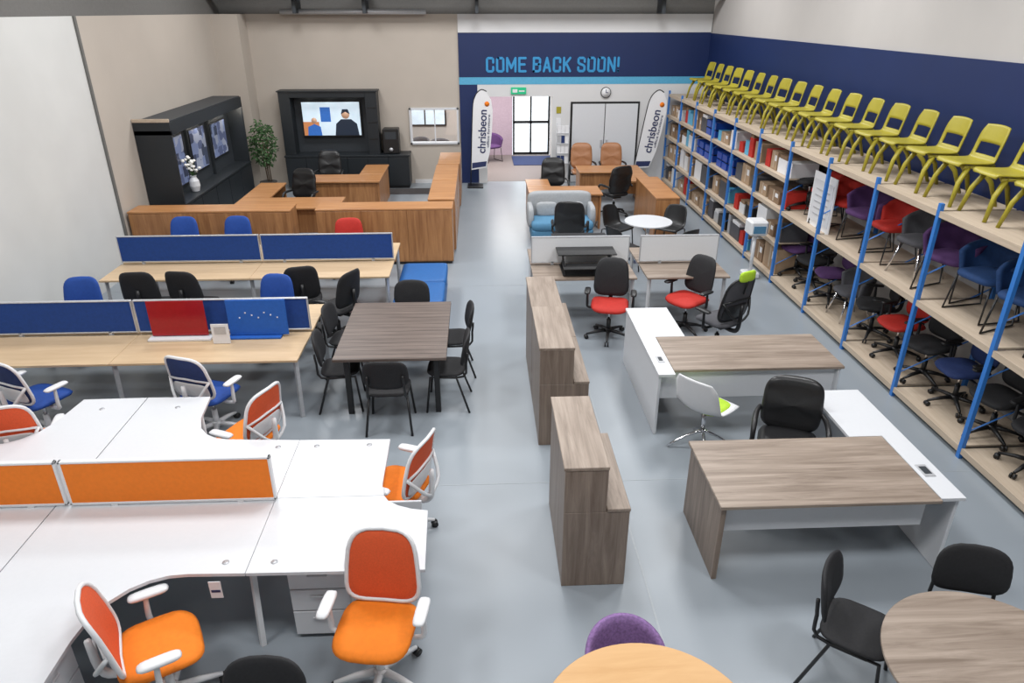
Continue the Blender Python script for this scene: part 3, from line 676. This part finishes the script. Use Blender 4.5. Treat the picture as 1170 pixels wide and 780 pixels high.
b.prismy([(-4.3,1.27),(-3.95,1.27),(-3.97,1.48),(-4.12,1.55),(-4.28,1.48)],ty-.004,ty-.002,'scr_b'); b.tube([(-4.12,ty-.006,1.63),(-4.12,ty-.002,1.63)],.07,'skin',16)
b.world('television')
b=B(); b.box(-2.42,-2.02,18.25,18.6,.845,1.45,'blackp',.02); b.box(-2.36,-2.08,18.24,18.25,1.2,1.38,'steelblue',0); b.tube([(-2.22,18.23,.95),(-2.22,18.25,.95)],.05,'silver'); b.world('coffee_machine')

# potted tree
b=B(); b.lathe((-5.2,17.6,0),[(.15,0),(.2,.3),(.21,.32)],'pot',24)
for k in range(3): b.tube([(-5.2+.04*k,17.6,.3),(-5.24+.05*k,17.62,.8),(-5.2+.1*(k-1),17.6,1.3)],.014,'bark',6)
vs=[];fs=[]
for k in range(620):
    a=random.uniform(0,6.28); ph=random.uniform(-1,1); rr=random.uniform(.3,1)**.5
    c=Vector((-5.2+.33*rr*math.cos(a)*math.sqrt(1-ph*ph),17.6+.33*rr*math.sin(a)*math.sqrt(1-ph*ph),1.22+.58*ph*rr))
    d=Vector((random.uniform(-1,1),random.uniform(-1,1),random.uniform(-1,.3))).normalized(); n=d.orthogonal().normalized()*.025; n2=d.cross(n).normalized()*.01
    o=len(vs); vs+=[c,c+d*.045+n,c+d*.1+n2,c+d*.045-n]; fs.append((o,o+1,o+2,o+3))
b.add(vs,fs,'leaf',False); b.world('potted_tree')

# brochure stand
b=B(); 
for z in (.55,.8,1.05,1.3): 
    b.box(1.98,2.28,18.25,18.32,z,z+.02,'silver'); 
    for k in range(3): b.box(1.985+k*.1,2.07+k*.1,18.27+.02,18.3+.02,z+.02,z+.2,random.choice(['paper','paper','silver','navyf']),0)
b.tube([(1.97,18.34,0),(1.97,18.34,1.55)],.012,'silver',6); b.tube([(2.29,18.34,0),(2.29,18.34,1.55)],.012,'silver',6); b.box(1.95,2.31,18.15,18.45,0,.02,'silver'); b.world('brochure_stand')
# lobby armchair
for k,x,y,r in (('ptub',.35,21.6,-150),('greytub',-1.1,20.6,-170),('greytub',-1.75,20.9,160)): C[k].at('armchair',x,y,r)

# ---------------------------------------------------------------- racking
b=B(); ys=[3.2,4.5,5.79,7.07,8.34,9.6,10.9,12.2,13.5,14.8,16.1,17.35,18.55]; xf_,xb=4.83,5.68
for y in ys:
    for x in (xf_,xb): b.box(x-.02,x+.02,y-.025,y+.025,0,2.3 if x<5 else 2.2,'bluepost',0)
    for z in (.3,.9,1.5): b.tube([(xf_,y,z),(xb,y,z+.45)],.01,'bluepost',4)
lv=[.1,1.2,2.2]
for i in range(len(ys)-1):
    L=list(lv)+([.65,1.7] if ys[i]>10.5 else [])
    for z in L:
        b.box(xf_+.0,xb,ys[i]+.028,ys[i+1]-.028,z-.0,z+.022,'board',0)
        b.box(xf_-.018,xf_+.004,ys[i]+.026,ys[i+1]-.026,z-.04,z+.024,'board',0)
b.world('storage_racking')
seq={'mid':['tealtub','tealtub','tealtub','tealtub','ptub','greytub','redtub','ptub','redtub','redtub','bka'],'low':['tealtub','bka','bka','navyt','bka','redt','bka','greytub','purt','bka','purt']}
for lev,z in (('mid',1.223),('low',.123)):
    for i,k in enumerate(seq[lev]):
        y=4.75+i*.62
        C[k].at('stored_chair',5.24,y,90+random.uniform(-25,25),z,.93 if lev=='low' else .98)
# boxed goods in the far bays
random.seed(23)
cols=['cardboard','cardboard','cardboard2','cardboard2','paper','white','grey','silver','blackp','paper','cyanl','red']
for i in range(6,12):
    y0,y1=ys[i]+.05,ys[i+1]-.05; b=B()
    for z,hm in ((.122,.48),(.672,.46),(1.222,.42),(1.722,.42)):
        y=y0
        while y<y1-.1:
            w=min(random.uniform(.2,.6),y1-y); h=random.uniform(.4,.9)*hm; 
            c=random.choice(cols)
            if c in ('red','cyanl'): w=min(w,.2)
            bins=(i in (8,9) and z==1.222) or (i==9 and z==1.722 and y<y0+.5)
            if bins: c='bin'; w=min(.3,y1-y); h=.13
            d=random.uniform(.35,.65)
            b.box(4.9,4.9+d,y,y+w-.015,z,z+h,c)
            if bins: b.box(4.93,4.9+d,y+.02,y+w-.035,z+h,z+h+.01,'blackp',0); b.box(4.9,4.9+d,y,y+w-.015,z+h+.03,z+h*2+.03,'bin')
            elif c.startswith('card'): b.box(4.897,4.9,y+w*.45,y+w*.55,z+h*.1,z+h,'board',0); b.box(4.896,4.9,y+w*.1,y+w*.35,z+h*.5,z+h*.8,'paper',0)
            elif random.random()<.5: b.box(4.9,4.9+d*.8,y+.02,y+w*.8,z+h,z+h+.06,random.choice(['cardboard2','paper']))
            y+=w+random.choice([0,.04,.1])
    b.world('boxed_stock')
b=B(); 
b.box(-.02,.0,-.35,.35,1.2,2.0,'paper',.003,Matrix.Translation((4.97,9.9,.0))); b.box(-.03,-.02,-.3,.3,1.3,1.9,'white',.0,Matrix.Translation((4.97,9.9,0)))
for k in range(5): b.box(-.034,-.03,-.22,.2,1.4+k*.09,1.42+k*.09,'silver',0,Matrix.Translation((4.97,9.9,0)))
b.world('display_board')
b=B(); x,y=4.58,11.2; b.box(x-.13,x+.13,y-.13,y+.13,0,.1,'wframe',.02); b.tube([(x,y,.1),(x,y,.75)],.03,'wframe',10); b.box(x-.15,x+.15,y-.15,y+.15,.75,1.0,'wframe',.03); b.box(x-.1,x+.1,y-.16,y-.15,.8,.92,'lightblue',0); b.world('pedestal_fan')

# ---------------------------------------------------------------- lights
def area(name,x,y,z,sx,sy,e,col=(.99,.992,1)):
    l=bpy.data.lights.new(name,'AREA'); l.shape='RECTANGLE'; l.size=sx; l.size_y=sy; l.energy=e; l.color=col
    o=bpy.data.objects.new(name,l); o.location=(x,y,z); SC.collection.objects.link(o); return o
for x in (-3.6,0.2,3.6):
    for y in (2.0,6.5,11,15.5): area('ceiling_light',x,y,6.0,1.2,1.2,116 if y<5 else 134)
area('lobby_light',.8,20.6,2.6,1.5,1.5,120,(1,.95,.9)); area('lobby_light',-1.4,20.6,2.6,1,1,60,(1,.97,.94))
w=bpy.data.worlds.new('world'); SC.world=w; w.use_nodes=True; bg=w.node_tree.nodes['Background']; bg.inputs[0].default_value=(.85,.93,1,1); bg.inputs[1].default_value=3.0

cam=bpy.data.cameras.new('camera'); co=bpy.data.objects.new('camera',cam); SC.collection.objects.link(co); SC.camera=co
cam.sensor_width=36; cam.lens=804/1170*36; co.location=(0,0,4.13); co.rotation_euler=(R(90-25.2),0,R(-2.6))
